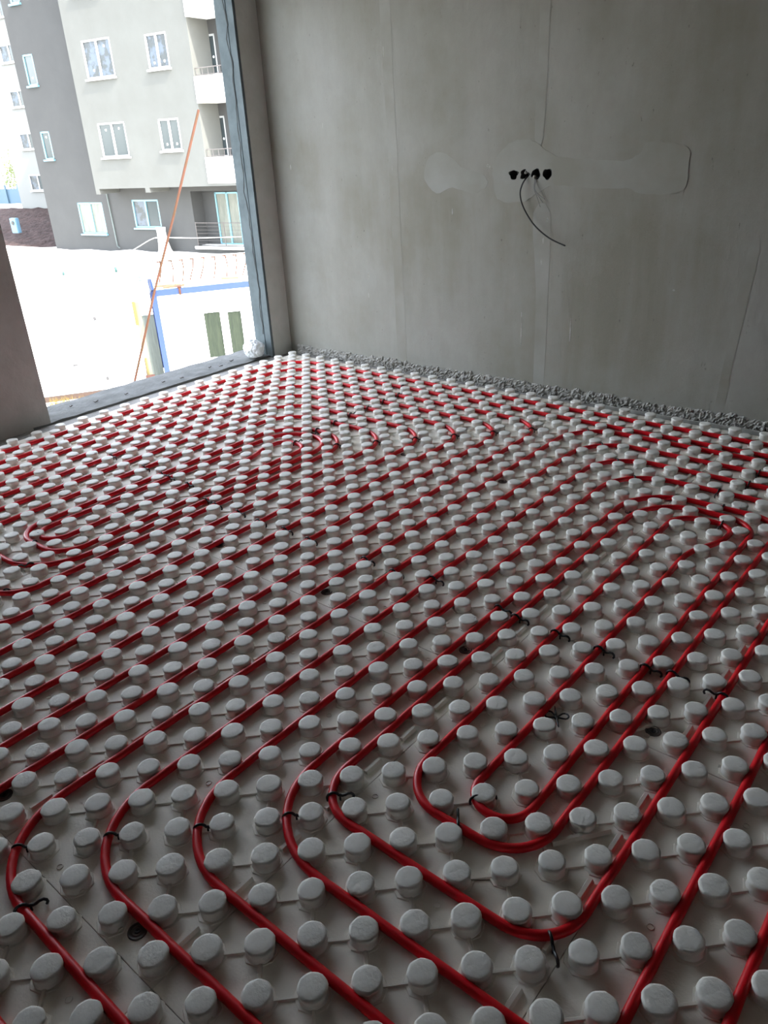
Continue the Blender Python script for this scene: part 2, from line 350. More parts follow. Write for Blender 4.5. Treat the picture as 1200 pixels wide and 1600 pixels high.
for ci in range(len(xb)-1):
    for ri in range(len(yb)-1):
        x0, x1, y0, y1 = xb[ci], xb[ci+1], yb[ri], yb[ri+1]
        if ri == 0 and ci < 3: continue
        vis = any(inframe(x0+(x1-x0)*a/8, y0+(y1-y0)*c/8) for a in range(9) for c in range(9))
        if not vis: continue
        g = .0007; b = newbm()
        box(b, x0*S+g, x1*S-g, y0*S+g, y1*S-g, -.02, 0, bev=.0008)
        pts = []
        for X in range(math.ceil(x0), math.floor(x1)+1):
            for Y in range(math.ceil(y0), math.floor(y1)+1):
                if (X+Y) % 2: continue
                pts.append((X, Y))
        ps = set(pts)
        for X, Y in pts:
            # moulded collar
            lo = lathe(b, [(.0395, -.0004), (.0375, .0018), (.030, .002)], 8, X*S, Y*S, rot=math.pi/8+.3)
            nxt = (X+1, Y+1) if X % 2 == 0 else (X+1, Y-1)
            if nxt in ps: rib(b, X*S, Y*S, nxt[0]*S, nxt[1]*S)
            # shallow round pips between studs
            if (X*7+Y*3) % 11 == 0: lathe(b, [(.008, -.0004), (.0075, .002), (.0062, .002), (.0058, .0005), (.0002, .0005)], 12, (X+1)*S, Y*S)
        # raised locating bars along the seams
        n0 = math.ceil(y0)+1
        for Y in range(n0, math.floor(y1), 2): rib(b, (x1-.42)*S, (Y-.42)*S, (x1-.42)*S, (Y+.35)*S, .0085, .0095)
        for X in range(math.ceil(x0)+1, math.floor(x1), 2): rib(b, (X-.5)*S, (y0+.55)*S, (X+.42)*S, (y0+.45)*S, .0085, .008)
        if ci == 6 and ri == 2: rib(b, 1.56*S, 5*S, 2.2*S, 6*S, .006, .006)
        pn = obj('insulation_panel', b, 'foam')
        tag(pn, 'white studded foam panel, ' + rowname[ri] + ', ' + colname[ci], 'insulation panel', 'studded foam panels of the heated floor')
        for X, Y in pts:
            s = link('stud', STUDS[(X*5+Y*3) % 4], None, pn)
            s.location = (X*S+random.uniform(-.001, .001), Y*S+random.uniform(-.001, .001), 0)
            s.rotation_euler = (random.gauss(0, .015), random.gauss(0, .015), random.choice((0, 1, 2, 3))*math.pi/2+random.uniform(-.1, .1)); k = random.uniform(.98, 1.03); s.scale = (k, k, random.uniform(.97, 1.03))
# long raised bar moulded/laid near the pipe end loops
b = newbm(); rib(b, 1.56*S, -1.18*S, 2.75*S, .33*S, .009, .010)
tag(obj('foam_offcut', b, 'foam'), 'narrow white foam strip between studs below the nested pipe loops', 'foam strip')

# ================================================================== RED PIPES
ZP = .0135; RP = .0110
def lanes(pts, rmap=None):
    """corner list in lane units -> smooth path; big bends run through the gaps between studs"""
    n = len(pts); out = [Vector(pts[0])]
    for i in range(1, n-1):
        p = Vector(pts[i]); a = Vector(pts[i-1])-p; c = Vector(pts[i+1])-p; la, lc = a.length, c.length; a.normalize(); c.normalize()
        q = p+(a+c)*.5
        r = 3.2 if (round(q.x)+round(q.y)) % 2 == 0 else 1.75
        if abs(a.dot(c)) > .2: r = .8
        r = min(r, la*.5 if i > 1 else la, lc*.5 if i < n-2 else lc)
        s, e = p+a*r, p+c*r
        steps = 14
        for k in range(steps+1):
            t = k/steps
            # between a quadratic and a circular fillet
            out.append(s*(1-t)**2+p*2*t*(1-t)*.5+(s+e)*.5*2*t*(1-t)*.5+e*t*t if False else circ(p, a, c, r, t))
    out.append(Vector(pts[-1])); return out
def circ(p, a, c, r, t):
    if abs(a.dot(c)) > .2: return (p+a*r)*(1-t)**2+p*2*t*(1-t)+(p+c*r)*t*t
    o = p+(a+c)*r; ang = t*math.pi/2
    return o-c*r*math.cos(ang)-a*r*math.sin(ang)
def pipe(name, pts, label, seed):
    path = lanes(pts); dense = []
    for p, q in zip(path, path[1:]):
        L = (q-p).length; n = max(1, int(L/.5))
        for k in range(n): dense.append(p+(q-p)*k/n)
    dense.append(path[-1]); P = []
    for p in dense:
        if P and (Vector((p.x*S, p.y*S))-Vector(P[-1][:2])).length < .004: continue
        v = Vector((p.x*.55+seed, p.y*.55, seed))
        P.append((p.x*S+.0022*noise.noise(v), p.y*S+.0022*noise.noise(v+Vector((9, 4, 2))), ZP+.0012*noise.noise(v*1.3)))
    b = newbm(); tube(b, P, RP, 12)
    return tag(obj(name, b, 'pipe', None, True), label, 'heating pipe')
A = [(20, 33.5), (-45.5, 33.5), (-45.5, -12.5), (-18.5, -12.5), (-18.5, 29.5), (-41.5, 29.5), (-41.5, -8.5), (-22.5, -8.5), (-22.5, 25.5), (-37.5, 25.5), (-37.5, -4.5), (-26.5, -4.5),
     (-26.5, 21.5), (-33.5, 21.5), (-33.5, -.6), (-28.5, -.6), (-28.5, 18.7), (-31.1, 18.7), (-31.1, 16.6), (-30.5, 15), (-30.5, .05), (-32.6, .05), (-32.4, 20.5), (-27.5, 20.5), (-27.5, -2.5), (-35.5, -2.5),
     (-35.5, 23.5), (-24.5, 23.5), (-24.5, -6.5), (-39.5, -6.5), (-39.5, 27.5), (-20.5, 27.5), (-20.5, -10.5), (-43.5, -10.5), (-43.5, 31.5), (-16.5, 31.5), (-16.5, -14.5), (-47.5, -14.5), (-47.5, 35.5), (20, 35.5)]
B = [(11.5, 31.5), (11.5, -12.5), (-12.5, -12.5), (-12.5, 30.5), (7.5, 30.5), (7.5, -8.5), (-8.5, -8.5), (-8.5, 26.5), (3.5, 26.5), (3.5, -4.5), (-5.5, -4.5), (-5.5, 23.5), (.5, 23.5), (.5, -1.5), (-1.5, -1.5),
     (-1.5, 18.5), (-.45, 20.6), (-.45, 22.5), (-3.5, 22.5), (-3.5, -2.5), (1.5, -2.5), (1.5, 24.5), (-6.5, 24.5), (-6.5, -6.5), (5.5, -6.5), (5.5, 28.5), (-10.5, 28.5), (-10.5, -10.5), (9.5, -10.5), (9.5, 32.5), (-14.5, 32.5),
     (-14.5, -14.5), (13.5, -14.5), (13.5, 31.5)]
pipe('heating_pipe', A, 'red plastic heating pipe looping along the doorway and the plastered wall, far circuit', 1.3)
pipe('heating_pipe', B, 'red plastic heating pipe in nested loops across the near floor, near circuit', 7.7)

# ================================================================== CLIPS
def clip_meshes():
    b = newbm(); pts = [(-.0135, .004)]
    for k in range(11):
        a = math.pi*(1-k/10)*1.0; pts.append((.0142*math.cos(a), ZP+.0146*math.sin(a)))
    pts = pts[:-1]+[(.0160, .0185), (.0215, .0150), (.028, .0165), (.035, .0205), (.0425, .0205), (.0475, .0155), (.0485, .009), (.0455, .004)]
    tube(b, [(x*1.06, 0, z) for x, z in pts], .0034, 8)
    bmesh.ops.recalc_face_normals(b, faces=b.faces); m1 = bpy.data.meshes.new('clip'); b.to_mesh(m1); b.free(); m1.materials.append(M['black'])
    b = newbm(); box(b, .0150, .0195, -.0015, .0015, -.016, .013)
    for z in (-.012, -.006): 
        v = [b.verts.new(p) for p in ((.0195, -.0012, z), (.0195, .0012, z), (.0225, 0, z+.005), (.0195, 0, z+.005))]
        b.faces.new((v[0], v[1], v[2])); b.faces.new((v[0], v[2], v[3])); b.faces.new((v[1], v[3], v[2])); b.faces.new((v[0], v[3], v[1]))
    bmesh.ops.recalc_face_normals(b, faces=b.faces); m2 = bpy.data.meshes.new('barb'); b.to_mesh(m2); b.free(); m2.materials.append(M['black'])
    for m in (m1, m2):
        for p in m.polygons: p.use_smooth = True
    return m1, m2
CM, BM_ = clip_meshes()
def clip(X, Y, ang, label, group):
    o = link('pipe_clip', CM, None); o.location = (X*S, Y*S, 0); o.rotation_euler = (0, 0, math.radians(ang))
    link('barb', BM_, None, o); return tag(o, label, 'pipe clip', group)
ords = ['first', 'second', 'third', 'fourth', 'fifth', 'sixth', 'seventh', 'eighth', 'ninth', 'tenth', 'eleventh', 'twelfth', 'thirteenth', 'fourteenth', 'fifteenth', 'sixteenth', 'seventeenth', 'eighteenth', 'nineteenth', 'twentieth', 'twenty-first']
RT, DN, UP = 45, -45, 135
G = 'black clips holding the red pipes'
bend = [(-11.5, -11.5), (-9.55, -9.45), (-7.5, -7.5), (-5.55, -5.45), (-4.98, -3.98)]
for k, (x, y) in enumerate(bend): clip(x, y, RT, f'black clip on the lower left pipe bends, {ords[k]} bend from the left', G)
clip(-9.35, -12.5, 65, 'black clip on the pipe just below the leftmost lower bend', G)
clip(-1.14, -1.27, 50, 'black clip over the innermost loop of the near floor spiral', G)
clip(-1.0, -2.5, 125, 'black clip over the second loop around the near floor spiral', G)
clip(3.1, -4.1, DN, 'black clip under the widest pipe bend at the lower right', G)
mid = [(1.5, 8.6), (.5, 8.4), (-1.5, 8.45), (-3.5, 8.45), (-5.5, 8.5), (-6.5, 8.7), (-10.5, 9.05), (-12.5, 8.45), (-14.5, 8.6), (-18.5, 8.5), (-20.5, 8.6), (-22.5, 8.45), (-24.5, 8.6), (-26.5, 8.5), (-27.5, 8.6), (-30.5, 9.5), (-32.5, 9.5), (-33.5, 9.6), (-35.5, 9.6), (-39.5, 9.6)]
clip(3.5, 8.4, 180, 'rightmost black clip of the diagonal row crossing the middle floor', G)
for k, (x, y) in enumerate(mid): clip(x, y, 0, f'black clip in the diagonal row crossing mid floor, {ords[k+1]} from right', G)
turn = [(x-.43, y-1.6) for x, y in ((-16.5, 31.5), (-18.5, 29.5), (-20.5, 27.5), (-22.5, 25.5), (-24.5, 23.5), (-26.5, 21.5))]
for k, (x, y) in enumerate(turn): clip(x, y, 30, f'black clip on the sharp pipe turns near the plastered wall, {ords[k]} from right', G)
far = [(-29.9, 18.7), (-30.0, 20.5), (-30.4, 21.5), (-30.4, 23.5), (-30.6, 25.5), (-30.5, 27.5), (-30.5, 29.5), (-30.5, 31.5), (-31.7, 33.5)]
for k, (x, y) in enumerate(far): clip(x, y, 90, f'black clip in the far row climbing to the plastered wall, {ords[k]} from its lower end', G)
cor = [(x+1.1, y-.79) for x, y in ((-37.5, 25.5), (-39.5, 27.5), (-41.5, 29.5), (-43.5, 31.5), (-45.5, 33.5))]
for k, (x, y) in enumerate(cor): clip(x, y, UP, f'black clip on the pipe bends in the far corner, {ords[k]} from the spiral outwards', G)
tr = [(x+1.1, y-.79) for x, y in ((-14.5, 32.5), (-12.5, 30.5), (-10.5, 28.5), (-8.5, 26.5))]
for k, (x, y) in enumerate(tr): clip(x, y, UP, f'black clip on the wide right-hand pipe bends, {ords[k]} from the plastered wall', G)
rr_ = [(-1.5, 30.5), (-1.5, 28.5), (-2.6, 26.5), (-1.7, 24.5), (-1.1, 22.5)]
for k, (x, y) in enumerate(rr_): clip(x, y, -90, f'black clip in the short row at the right edge, {ords[k]} from the plastered wall', G)
ll = [((-31.9, .05, 200), 'black clip on the inner small loop at the left edge'), ((-31.2, -.6, -70), 'black clip on the outer small loop at the left edge'), ((-28.9, -2.0, -135), 'black clip on the second pipe turn at the left edge'), ((-27.3, -4.1, -135), 'black clip on the third pipe turn at the left edge')]
for (x, y, a), l in ll: clip(x, y, a, l, G)
# loose star-shaped clip
st = empty('star_clip', (-.97*S, 3.85*S, .0))
b = newbm(); lathe(b, [(.0002, .012), (.006, .012), (.0065, .005), (.0002, .005)], 10); obj('hub', b, 'black', st, True)
for a in (20, 75, 150, 215):
    b = newbm(); c, s_ = math.cos(math.radians(a)), math.sin(math.radians(a)); pts = [(c*t, s_*t, .009) for t in (.004, .014, .024)]
    hk = 1 if a in (20, 150) else -1
    for q in range(1, 6):
        an = math.radians(a)+hk*q*.55; px, py, pz = pts[-1]; pts.append((px+.006*math.cos(an), py+.006*math.sin(an), .009))
    tube(b, pts, .0024, 7); obj('hook', b, 'black', st, True)
for sg in (0, 180):
    b = newbm(); a = math.radians(-55+sg); tube(b, [(math.cos(a)*t, math.sin(a)*t, .010+(.002 if t > .03 else 0)) for t in (.004, .015, .03, .042)], [.003, .0032, .0026, .0014], 7); obj('spike', b, 'black', st, True)
tag(st, 'loose star-shaped black clip lying on the foam between two pipes', 'pipe clip')

# anchor discs
def disc(X, Y, label, r=.0175):
    o = empty('anchor_disc', (X*S, Y*S, 0))
    b = newbm(); lathe(b, [(r+.004, .0004), (r+.003, .0022), (r-.0005, .0022), (r-.001, .0010), (r*.72, .0010), (r*.70, .0024), (r*.58, .0024), (r*.56, .001), (r*.34, .001)], 24); obj('washer', b, 'dark', o, True)
    b = newbm(); rg = lathe(b, [(r*.36, .0006), (r*.34, .0036), (r*.22, .0040), (r*.16, .0015)], 16); b.faces.new(rg[-1]); obj('screw_head', b, 'black', o, True)
    return tag(o, label, 'anchor', 'dark anchor discs screwed through the panels')
for (x, y), l in [((2.09, 5.35), 'dark round anchor disc with rings in the foam, right of the star-shaped clip'), ((-6.1, 5.45), 'dark round anchor disc between two close pipes in the middle of the floor'), ((-14.2, 5.42), 'dark round anchor disc left of the floor centre, beside a pipe'),
                  ((-22.4, 5.55), 'dark round anchor disc in the left half, third from the doorway side'), ((-30.68, 5.48), 'dark round anchor disc near the small spiral at the left, farthest left in its row'),
                  ((-6.2, -10.77), 'dark round anchor disc near the lower left bends beside a thick pipe'), ((-14.3, -10.65), 'dark round anchor disc cut by the left edge of the photo'),
                  ((-14.05, 21.3), 'dark anchor disc far right of centre, half hidden by a stud'), ((-5.83, 21.55), 'dark anchor disc under the upper right pipe loops'), ((-22.1, 21.6), 'dark anchor disc below the row of sharp pipe turns')]:
    disc(x, y, l)

# perimeter strip along the wall
b = newbm(); prev = None
for i in range(160):
    x = (-16+i*28/159)*S; y = 2.832+.006*noise.noise(Vector((x*2, 1, 0))); h = .012+.004*noise.noise(Vector((x*4, 3, 1)))
    c = [b.verts.new(p) for p in ((x, y, -.02), (x, y, h), (x, y+.009, h), (x, y+.009, -.02), )]
    if prev:
        for q in range(4): b.faces.new((prev[q], prev[(q+1) % 4], c[(q+1) % 4], c[q]))
    prev = c
tag(obj('edge_strip', b, 'edge'), 'grey foam edge strip standing in the gap along the plastered wall', 'edge strip')

# ================================================================== SOCKET BOXES AND CABLES
for k, x in enumerate(sx):
    o = empty('junction_box', (x*K, YR, .8355*K))
    b = newbm(); n = 20; R_, R2_ = .0300, .0272
    prof = [(R_, .0), (R_, .040), (.001, .040)]; rings = []
    for r, d in [(R_, -.001 if k == 3 else .001), (R_, .042), (.0005, .042), (.0005, .0395), (R2_, .0395), (R2_, -.001 if k == 3 else .001)]:
        rings.append([b.verts.new((r*math.cos(2*math.pi*q/n), d, r*math.sin(2*math.pi*q/n))) for q in range(n)])
    for i in range(len(rings)):
        j = (i+1) % len(rings)
        for q in range(n): b.faces.new((rings[i][q], rings[i][(q+1) % n], rings[j][(q+1) % n], rings[j][q]))
    obj('box_shell', b, 'black', o, True)
    if k in (1, 2):
        b = newbm(); bmesh.ops.create_icosphere(b, subdivisions=3, radius=.011)
        for v in b.verts: v.co += v.co.normalized()*.006*noise.noise(v.co*120+Vector((k, 0, 0)))
        for v in b.verts: v.co = v.co+Vector((.008 if k == 1 else -.012, .004, -.014 if k == 2 else .012))
        obj('plaster_lump', b, 'patch', o)
    tag(o, ['black round socket box, leftmost of four in the plastered wall', 'black round socket box, second from left, long black cable beside it', 'black round socket box, third from left, clogged with plaster and wires', 'black round socket box, rightmost of the four in the plastered wall'][k], 'socket box', 'four round socket boxes in a row')
def cat(pts, n=6):
    pts = [Vector(p) for p in pts]; out = []
    for i in range(len(pts)-1):
        p0, p1, p2, p3 = pts[max(i-1, 0)], pts[i], pts[i+1], pts[min(i+2, len(pts)-1)]
        for t in range(n):
            t /= n; out.append(.5*((2*p1)+(-p0+p2)*t+(2*p0-5*p1+4*p2-p3)*t*t+(-p0+3*p1-3*p2+p3)*t**3))
    return out+[pts[-1]]
b = newbm(); tube(b, cat([(-1.150*K, YR+.03, .830*K), (-1.153*K, YR-.004, .826*K), (-1.166*K, YR-.022, .80*K), (-1.171*K, YR-.028, .765*K), (-1.152*K, YR-.028, .715*K), (-1.104*K, YR-.03, .657*K), (-1.037*K, YR-.035, .613*K), (-.967*K, YR-.04, .588*K)]), .0042, 8)
tag(obj('black_cable', b, 'cable', None, True), 'long black cable curving down from the socket boxes to the right', 'cable')
for k, (dx, dz, l) in enumerate([(0, 0, 'longest thin grey wire hanging below the third socket box'), (.014, .016, 'middle thin grey wire hanging below the third socket box'), (.026, .028, 'shortest thin grey wire hanging below the third socket box')]):
    b = newbm(); tube(b, cat([(-1.120*K+k*.004, YR+.02, .825*K), (-1.118*K+k*.004, YR-.006, .815*K), (-1.116*K+k*.003, YR-.018, .785*K), (-1.100*K+dx*.5, YR-.02, (.755+dz*.3)*K), (-1.085*K+dx, YR-.022, (.722+dz)*K)]), .0016, 6)
    tag(obj('thin_wire', b, 'wire', None, True), l, 'wire', 'wires from the socket boxes')

# crumpled bag at the reveal
b = newbm(); bmesh.ops.create_icosphere(b, subdivisions=5, radius=.075)
for v in b.verts:
    n_ = noise.noise(v.co*14)*.022+abs(noise.noise(v.co*30))*.012+noise.noise(v.co*55)*.006
    v.co += v.co.normalized()*n_; v.co.z = v.co.z*.9+.062
    if v.co.z < .001: v.co.z = .001
bg_o = obj('crumpled_bag', b, 'bag'); bg_o.location = (-2.615*K, 1.735*K, .0)
tag(bg_o, 'crumpled white plastic bag at the foot of the doorway reveal', 'plastic bag')
# dark debris bits on the threshold
db = [(-2.66, .84), (-2.64, .98), (-2.65, 1.19), (-2.63, 1.28), (-2.66, 1.48), (-2.63, 1.52), (-2.66, 1.62), (-2.70, .74)]
for k, (x, y) in enumerate(db):
    b = newbm(); a = random.uniform(-.5, .5)+1.2; L = random.uniform(.012, .024)
    tube(b, [(L*math.cos(a+t*.5)*t, L*math.sin(a+t*.5)*t, .005+.003*math.sin(t*4)) for t in (-1, -.5, 0, .5, 1)], [.002, .004, .0035, .0042, .0018], 6)
    o = obj('debris_bit', b, 'dark'); o.location = (x*K, y*K, -.003)
    tag(o, f'small dark scrap on the concrete threshold, {ords[k]} from the left pier' if k < 7 else 'small dark scrap on the threshold right beside the left pier', 'scrap', 'dark scraps on the threshold')

# ================================================================== OUTSIDE: TERRAIN
Bo = Vector((-22.68064172*K, 13.1049958*K, 0)); BA = math.atan2(.16832, .98573)
Wo = Vector((-13.90848919*K, 6.23841716*K, 0)); WA = math.radians(57.57)
def hgt(s, y):
    if y < -4.5: h = -3.36
    elif y < .3: h = -3.36+(y+4.5)/4.8*1.5
    else: h = -1.86
    if y > 5: h = -1.86+min((y-5)/1.2, 1)*.86
    return h
gnd = empty('ground_frame', Bo, BA); bpy.data.objects.remove(gnd)
b = newbm(); N1, N2 = 110, 90; gr = []
for i in range(N1+1):
    s = -60+i*105/N1; row = []
    for j in range(N2+1):
        y = -18+j*48/N2; z = hgt(s, y)+(.03*noise.noise(Vector((s*1.5, y*1.5, 0))) + (.07*noise.noise(Vector((s*.9, y*.9, 3))) if y > -3 else 0))
        row.append(b.verts.new((s*K, y*K, z*K)))
    gr.append(row)
for i in range(N1):
    for j in range(N2): b.faces.new((gr[i][j], gr[i+1][j], gr[i+1][j+1], gr[i][j+1]))
g = obj('ground', b, 'ground', None, True); g.location = Bo; g.rotation_euler.z = BA; struct(g, 'bright pale limestone ground of the building site', 'ground')
# red soil bank
b = newbm(); gr = []
for i in range(61):
    s = -26+i*24/60; row = []
    for j in range(31):
        t = j/30; y = .95+t*5.2; z = -1.92+.95*min(1, t*1.12)**.8+.06*noise.noise(Vector((s*2, y*2, 1)))+.03*noise.noise(Vector((s*6, y*6, 1)))
        if j == 0: z -= .3
        if j == 30: z -= .4
        row.append(b.verts.new((s*K, y*K, z*K)))
    gr.append(row)
for i in range(60):
    for j in range(30): b.faces.new((gr[i][j], gr[i+1][j], gr[i+1][j+1], gr[i][j+1]))
g = obj('soil_bank', b, 'soil', None, True); g.location = Bo; g.rotation_euler.z = BA; struct(g, 'dark red soil bank left of the apartment building', 'ground')

# ================================================================== APARTMENT BUILDING
def window(par, s0, s1, z0, z1, y, fm='frame', pane='glass', leaves=2, sill=True, stickers=(), name='window', pm=None):
    """frame at facade depth y (local), panes as sub-parts"""
    b = newbm(); t = .045
    kbox(b, s0, s1, y-.02, y+.05, z1-t, z1); kbox(b, s0, s1, y-.02, y+.05, z0, z0+t)
    kbox(b, s0, s0+t, y-.02, y+.05, z0, z1); kbox(b, s1-t, s1, y-.02, y+.05, z0, z1)
    if leaves == 2: kbox(b, (s0+s1)/2-.03, (s0+s1)/2+.03, y-.02, y+.05, z0, z1)
    if sill: kbox(b, s0-.04, s1+.04, y-.09, y+.01, z0-.05, z0)
    w = obj(name, b, fm, par)
    sm = (s0+s1)/2; halves = [(s0+t, sm-.03), (sm+.03, s1-t)] if leaves == 2 else [(s0+t, s1-t)]
    for k, (a, c) in enumerate(halves):
        b = newbm(); kbox(b, a, c, y+.012, y+.03, z0+t, z1-t); obj('pane', b, (pm or [pane]*2)[k], w)
        if k < len(stickers):
            b = newbm(); f = stickers[k]; cx, cz = (a+c)/2, z0+(z1-z0)*f
            vs = [b.verts.new((cx*K+.045*K*math.cos(q*math.pi/6)*.7, (y+.008)*K, cz*K+.045*K*math.sin(q*math.pi/6)*.7)) for q in range(12)]
            fc = b.faces.new(vs); r = bmesh.ops.extrude_face_region(b, geom=[fc])
            for q in r['geom']:
                if isinstance(q, bmesh.types.BMVert): q.co.y += .004
            obj('sticker', b, 'sticker', w)
    return w
bd = empty('apartment_building', Bo, BA, 1)
H = 8.0; D = .8
front = [(.60, 1.74, 2.95, 3.90), (3.06, 3.84, 3.0, 3.82), (.62, 1.74, .91, 1.82), (3.06, 3.83, 1.0, 1.8), (.60, 1.74, 4.99, 5.94), (3.06, 3.84, 5.04, 5.86)]
b = newbm(); kk = [tuple(v*K for v in f) for f in front]
wall_cells(b, 0, 4.62*K, .12*K, H*K, kk, 0, .12*K); kbox(b, 0, 9, 0, D, .05, .12)
kbox(b, 0, .1, .12, D, .12, H); kbox(b, 4.52, 4.62, .12, D, .12, H)
kbox(b, .0, .16, -.0, D, -.10, .05); kbox(b, 2.12, 2.3, .0, D, -.08, .05)
obj('projecting_bay', b, 'facade', bd)
back = [(-3.02, -2.58, 5.24, 6.05), (-3.03, -2.57, 3.06, 3.91), (-3.0, -2.57, .94, 1.76), (-1.94, -.77, -1.35, -.39), (.60, 1.73, -1.15, -.33), (4.30, 4.79, .76, 1.79), (4.30, 4.80, 2.78, 3.73), (3.12, 9, -1.66, -.12)]
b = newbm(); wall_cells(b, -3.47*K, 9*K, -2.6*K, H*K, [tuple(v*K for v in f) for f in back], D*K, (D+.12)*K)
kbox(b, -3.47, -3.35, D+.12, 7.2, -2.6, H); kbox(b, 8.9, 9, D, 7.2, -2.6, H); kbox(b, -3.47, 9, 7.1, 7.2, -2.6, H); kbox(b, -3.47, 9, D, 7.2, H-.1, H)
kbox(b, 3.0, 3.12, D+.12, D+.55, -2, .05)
obj('main_wall', b, 'shaded_facade', bd)
b = newbm(); wall_cells(b, 3.0*K, 9*K, -2*K, .05*K, [(3.62*K, 4.53*K, -1.68*K, -.19*K)], (D+.5)*K, (D+.6)*K); kbox(b, 3.0, 9, D+.12, D+.6, -1.75, -1.68); obj('ground_floor_niche', b, 'shaded_facade', bd)
b = newbm(); kbox(b, 3.10, 9, D-.12, D+.5, -1.74, -1.665); obj('terrace_slab', b, 'white_paint', bd)
# balconies
for z0, z1 in ((.12, .78), (2.1, 2.72), (4.06, 4.75)):
    b = newbm(); kbox(b, 4.62, 9, -.02, .12, z0, z1); kbox(b, 4.62, 9, .12, D, z0, z0+.1 if z0 < 1 else z0+.06); kbox(b, 4.62, 9, .12, D, z1-.1, z1-.05)
    obj('balcony_parapet', b, 'white_paint', bd)
for z0 in (.78, 2.72):
    b = newbm(); tube(b, [(4.64*K, .05*K, (z0+.19)*K), (9*K, .05*K, (z0+.19)*K)], .018, 6); tube(b, [(4.64*K, .05*K, (z0+.03)*K), (9*K, .05*K, (z0+.03)*K)], .010, 6)
    for q in range(22): s = (4.68+q*.2)*K; tube(b, [(s, .05*K, z0*K), (s, .05*K, (z0+.19)*K)], .010, 5)
    obj('balcony_railing', b, 'rail', bd)
b = newbm()
for q in range(7): z = (-1.60+q*.1)*K; tube(b, [(3.16*K, (D-.02)*K, z), (9*K, (D-.02)*K, z)], .007 if q < 6 else .02, 6)
for q in range(5): s = (3.16+q*1.1)*K; tube(b, [(s, (D-.02)*K, -1.665*K), (s, (D-.02)*K, -.98*K)], .02, 6)
obj('terrace_railing', b, 'rail', bd)
fp = [(['film_pane', 'film_pane'], (.22, .8)), (['film_pane', 'film_pane'], (.18, .2)), (['glass', 'glass'], (.8, .82)), (['glass', 'glass'], (.2, .2)), (['glass', 'glass'], (.8, .8)), (['glass', 'glass'], (.8, .8))]
for f, (pm, stk) in zip(front, fp): window(bd, *f, .02, stickers=stk, pm=pm)
for f in back[:3]: window(bd, *f, D+.02, fm='film', leaves=1, stickers=(.25 if f[2] > 2 else .8,), name='narrow_window')
window(bd, *back[3], D+.02, fm='film', pane='curtain'); window(bd, *back[4], D+.02, fm='film', pm=['film_pane', 'glass'], stickers=(None,)[1:] )
for f in back[5:7]: window(bd, *f, D+.02, sill=False, stickers=(.45, .45), name='balcony_door')
window(bd, 3.62, 4.53, -1.68, -.19, D+.5, fm='film', pane='curtain', sill=False, name='terrace_door')
b = newbm(); tube(b, [(-.40*K, (D-.05)*K, -.12*K), (-.36*K, (D-.05)*K, -1.72*K), (-.20*K, (D-.12)*K, -1.76*K)], .035, 8); obj('downpipe', b, 'greygreen', bd)
tag(bd, 'beige apartment building with projecting bay and white balconies outside the doorway', 'building')
# farther building
b2 = empty('far_apartment_building', Bo, BA, 1)
rows = [(4.55, 5.18), (2.95, 3.56), (1.36, 1.98), (-.26, .37), (6.1, 6.75)]
b = newbm(); wall_cells(b, -11.9*K, -4*K, -1.6*K, H*K, [(-10.98*K, -9.9*K, z0*K, z1*K) for z0, z1 in rows], 6*K, 6.12*K)
kbox(b, -11.9, -11.78, 6.12, 11, -1.6, H); kbox(b, -4.1, -4, 6.12, 11, -1.6, H); kbox(b, -11.9, -4, 10.9, 11, -1.6, H); kbox(b, -11.9, -4, 6, 11, H-.1, H); obj('main_wall', b, 'sunlit_far_facade', b2)
for z0, z1 in rows: window(b2, -10.98, -9.9, z0, z1, 6.02, pm=['film_pane', 'glass'])
tag(b2, 'second pale apartment block behind the first at the left edge', 'building')

# ================================================================== CONTAINERS
def door_lines(par): pass
c1 = empty('white_container', Wo, WA, 1)
b = newbm(); kbox(b, -4.2, 1.61, 0, 1.65, -3.24, -1.38, .01); obj('cabin_body', b, 'white_panel', c1)
b = newbm(); kbox(b, -4.2, 1.61, -.02, .10, -3.34, -3.24); kbox(b, -4.2, 1.61, 1.5, 1.62, -3.34, -3.24); obj('skid', b, 'brown', c1)
b = newbm(); kbox(b, .10, .86, -.022, -.002, -3.18, -1.80); dr = obj('door', b, 'white_panel', c1)
b = newbm(); kbox(b, .085, .10, -.028, -.002, -3.18, -2.30); obj('door_seal', b, 'grey_line', dr)
b = newbm(); kbox(b, .86, .868, -.026, -.002, -2.35, -1.92); obj('door_seal', b, 'grey_line', dr)
for z in (-1.84, -3.02):
    b = newbm(); kbox(b, .70, .88, -.035, -.02, z, z+.012); kbox(b, .85, .90, -.05, -.02, z-.03, z+.04); obj('hinge', b, 'grey_line', dr)
b = newbm(); kbox(b, .20, .50, -.034, -.022, -2.60, -2.59); kbox(b, .20, .215, -.034, -.022, -2.70, -2.60); kbox(b, .485, .50, -.034, -.022, -2.72, -2.60); kbox(b, .30, .38, -.06, -.022, -2.69, -2.66); obj('handle', b, 'grey_line', dr)
tag(c1, 'white site cabin with a door on brown skids, left of the blue-framed one', 'site cabin')
c2 = empty('blue_framed_container', Wo, WA, 1)
b = newbm(); wall_cells(b, 2.06*K, 5.5*K, -3.3*K, -1.50*K, [(2.93*K, 3.25*K, -2.88*K, -1.97*K), (3.40*K, 3.67*K, -2.86*K, -2.0*K)], .02*K, .08*K)
kbox(b, 2.06, 2.1, .08, 1.6, -3.3, -1.5); kbox(b, 5.4, 5.5, .08, 1.6, -3.3, -1.5); kbox(b, 2.06, 5.5, 1.55, 1.6, -3.3, -1.5); kbox(b, 2.0, 5.5, .05, 1.6, -1.5, -1.46); obj('wall_panels', b, 'white_panel', c2)
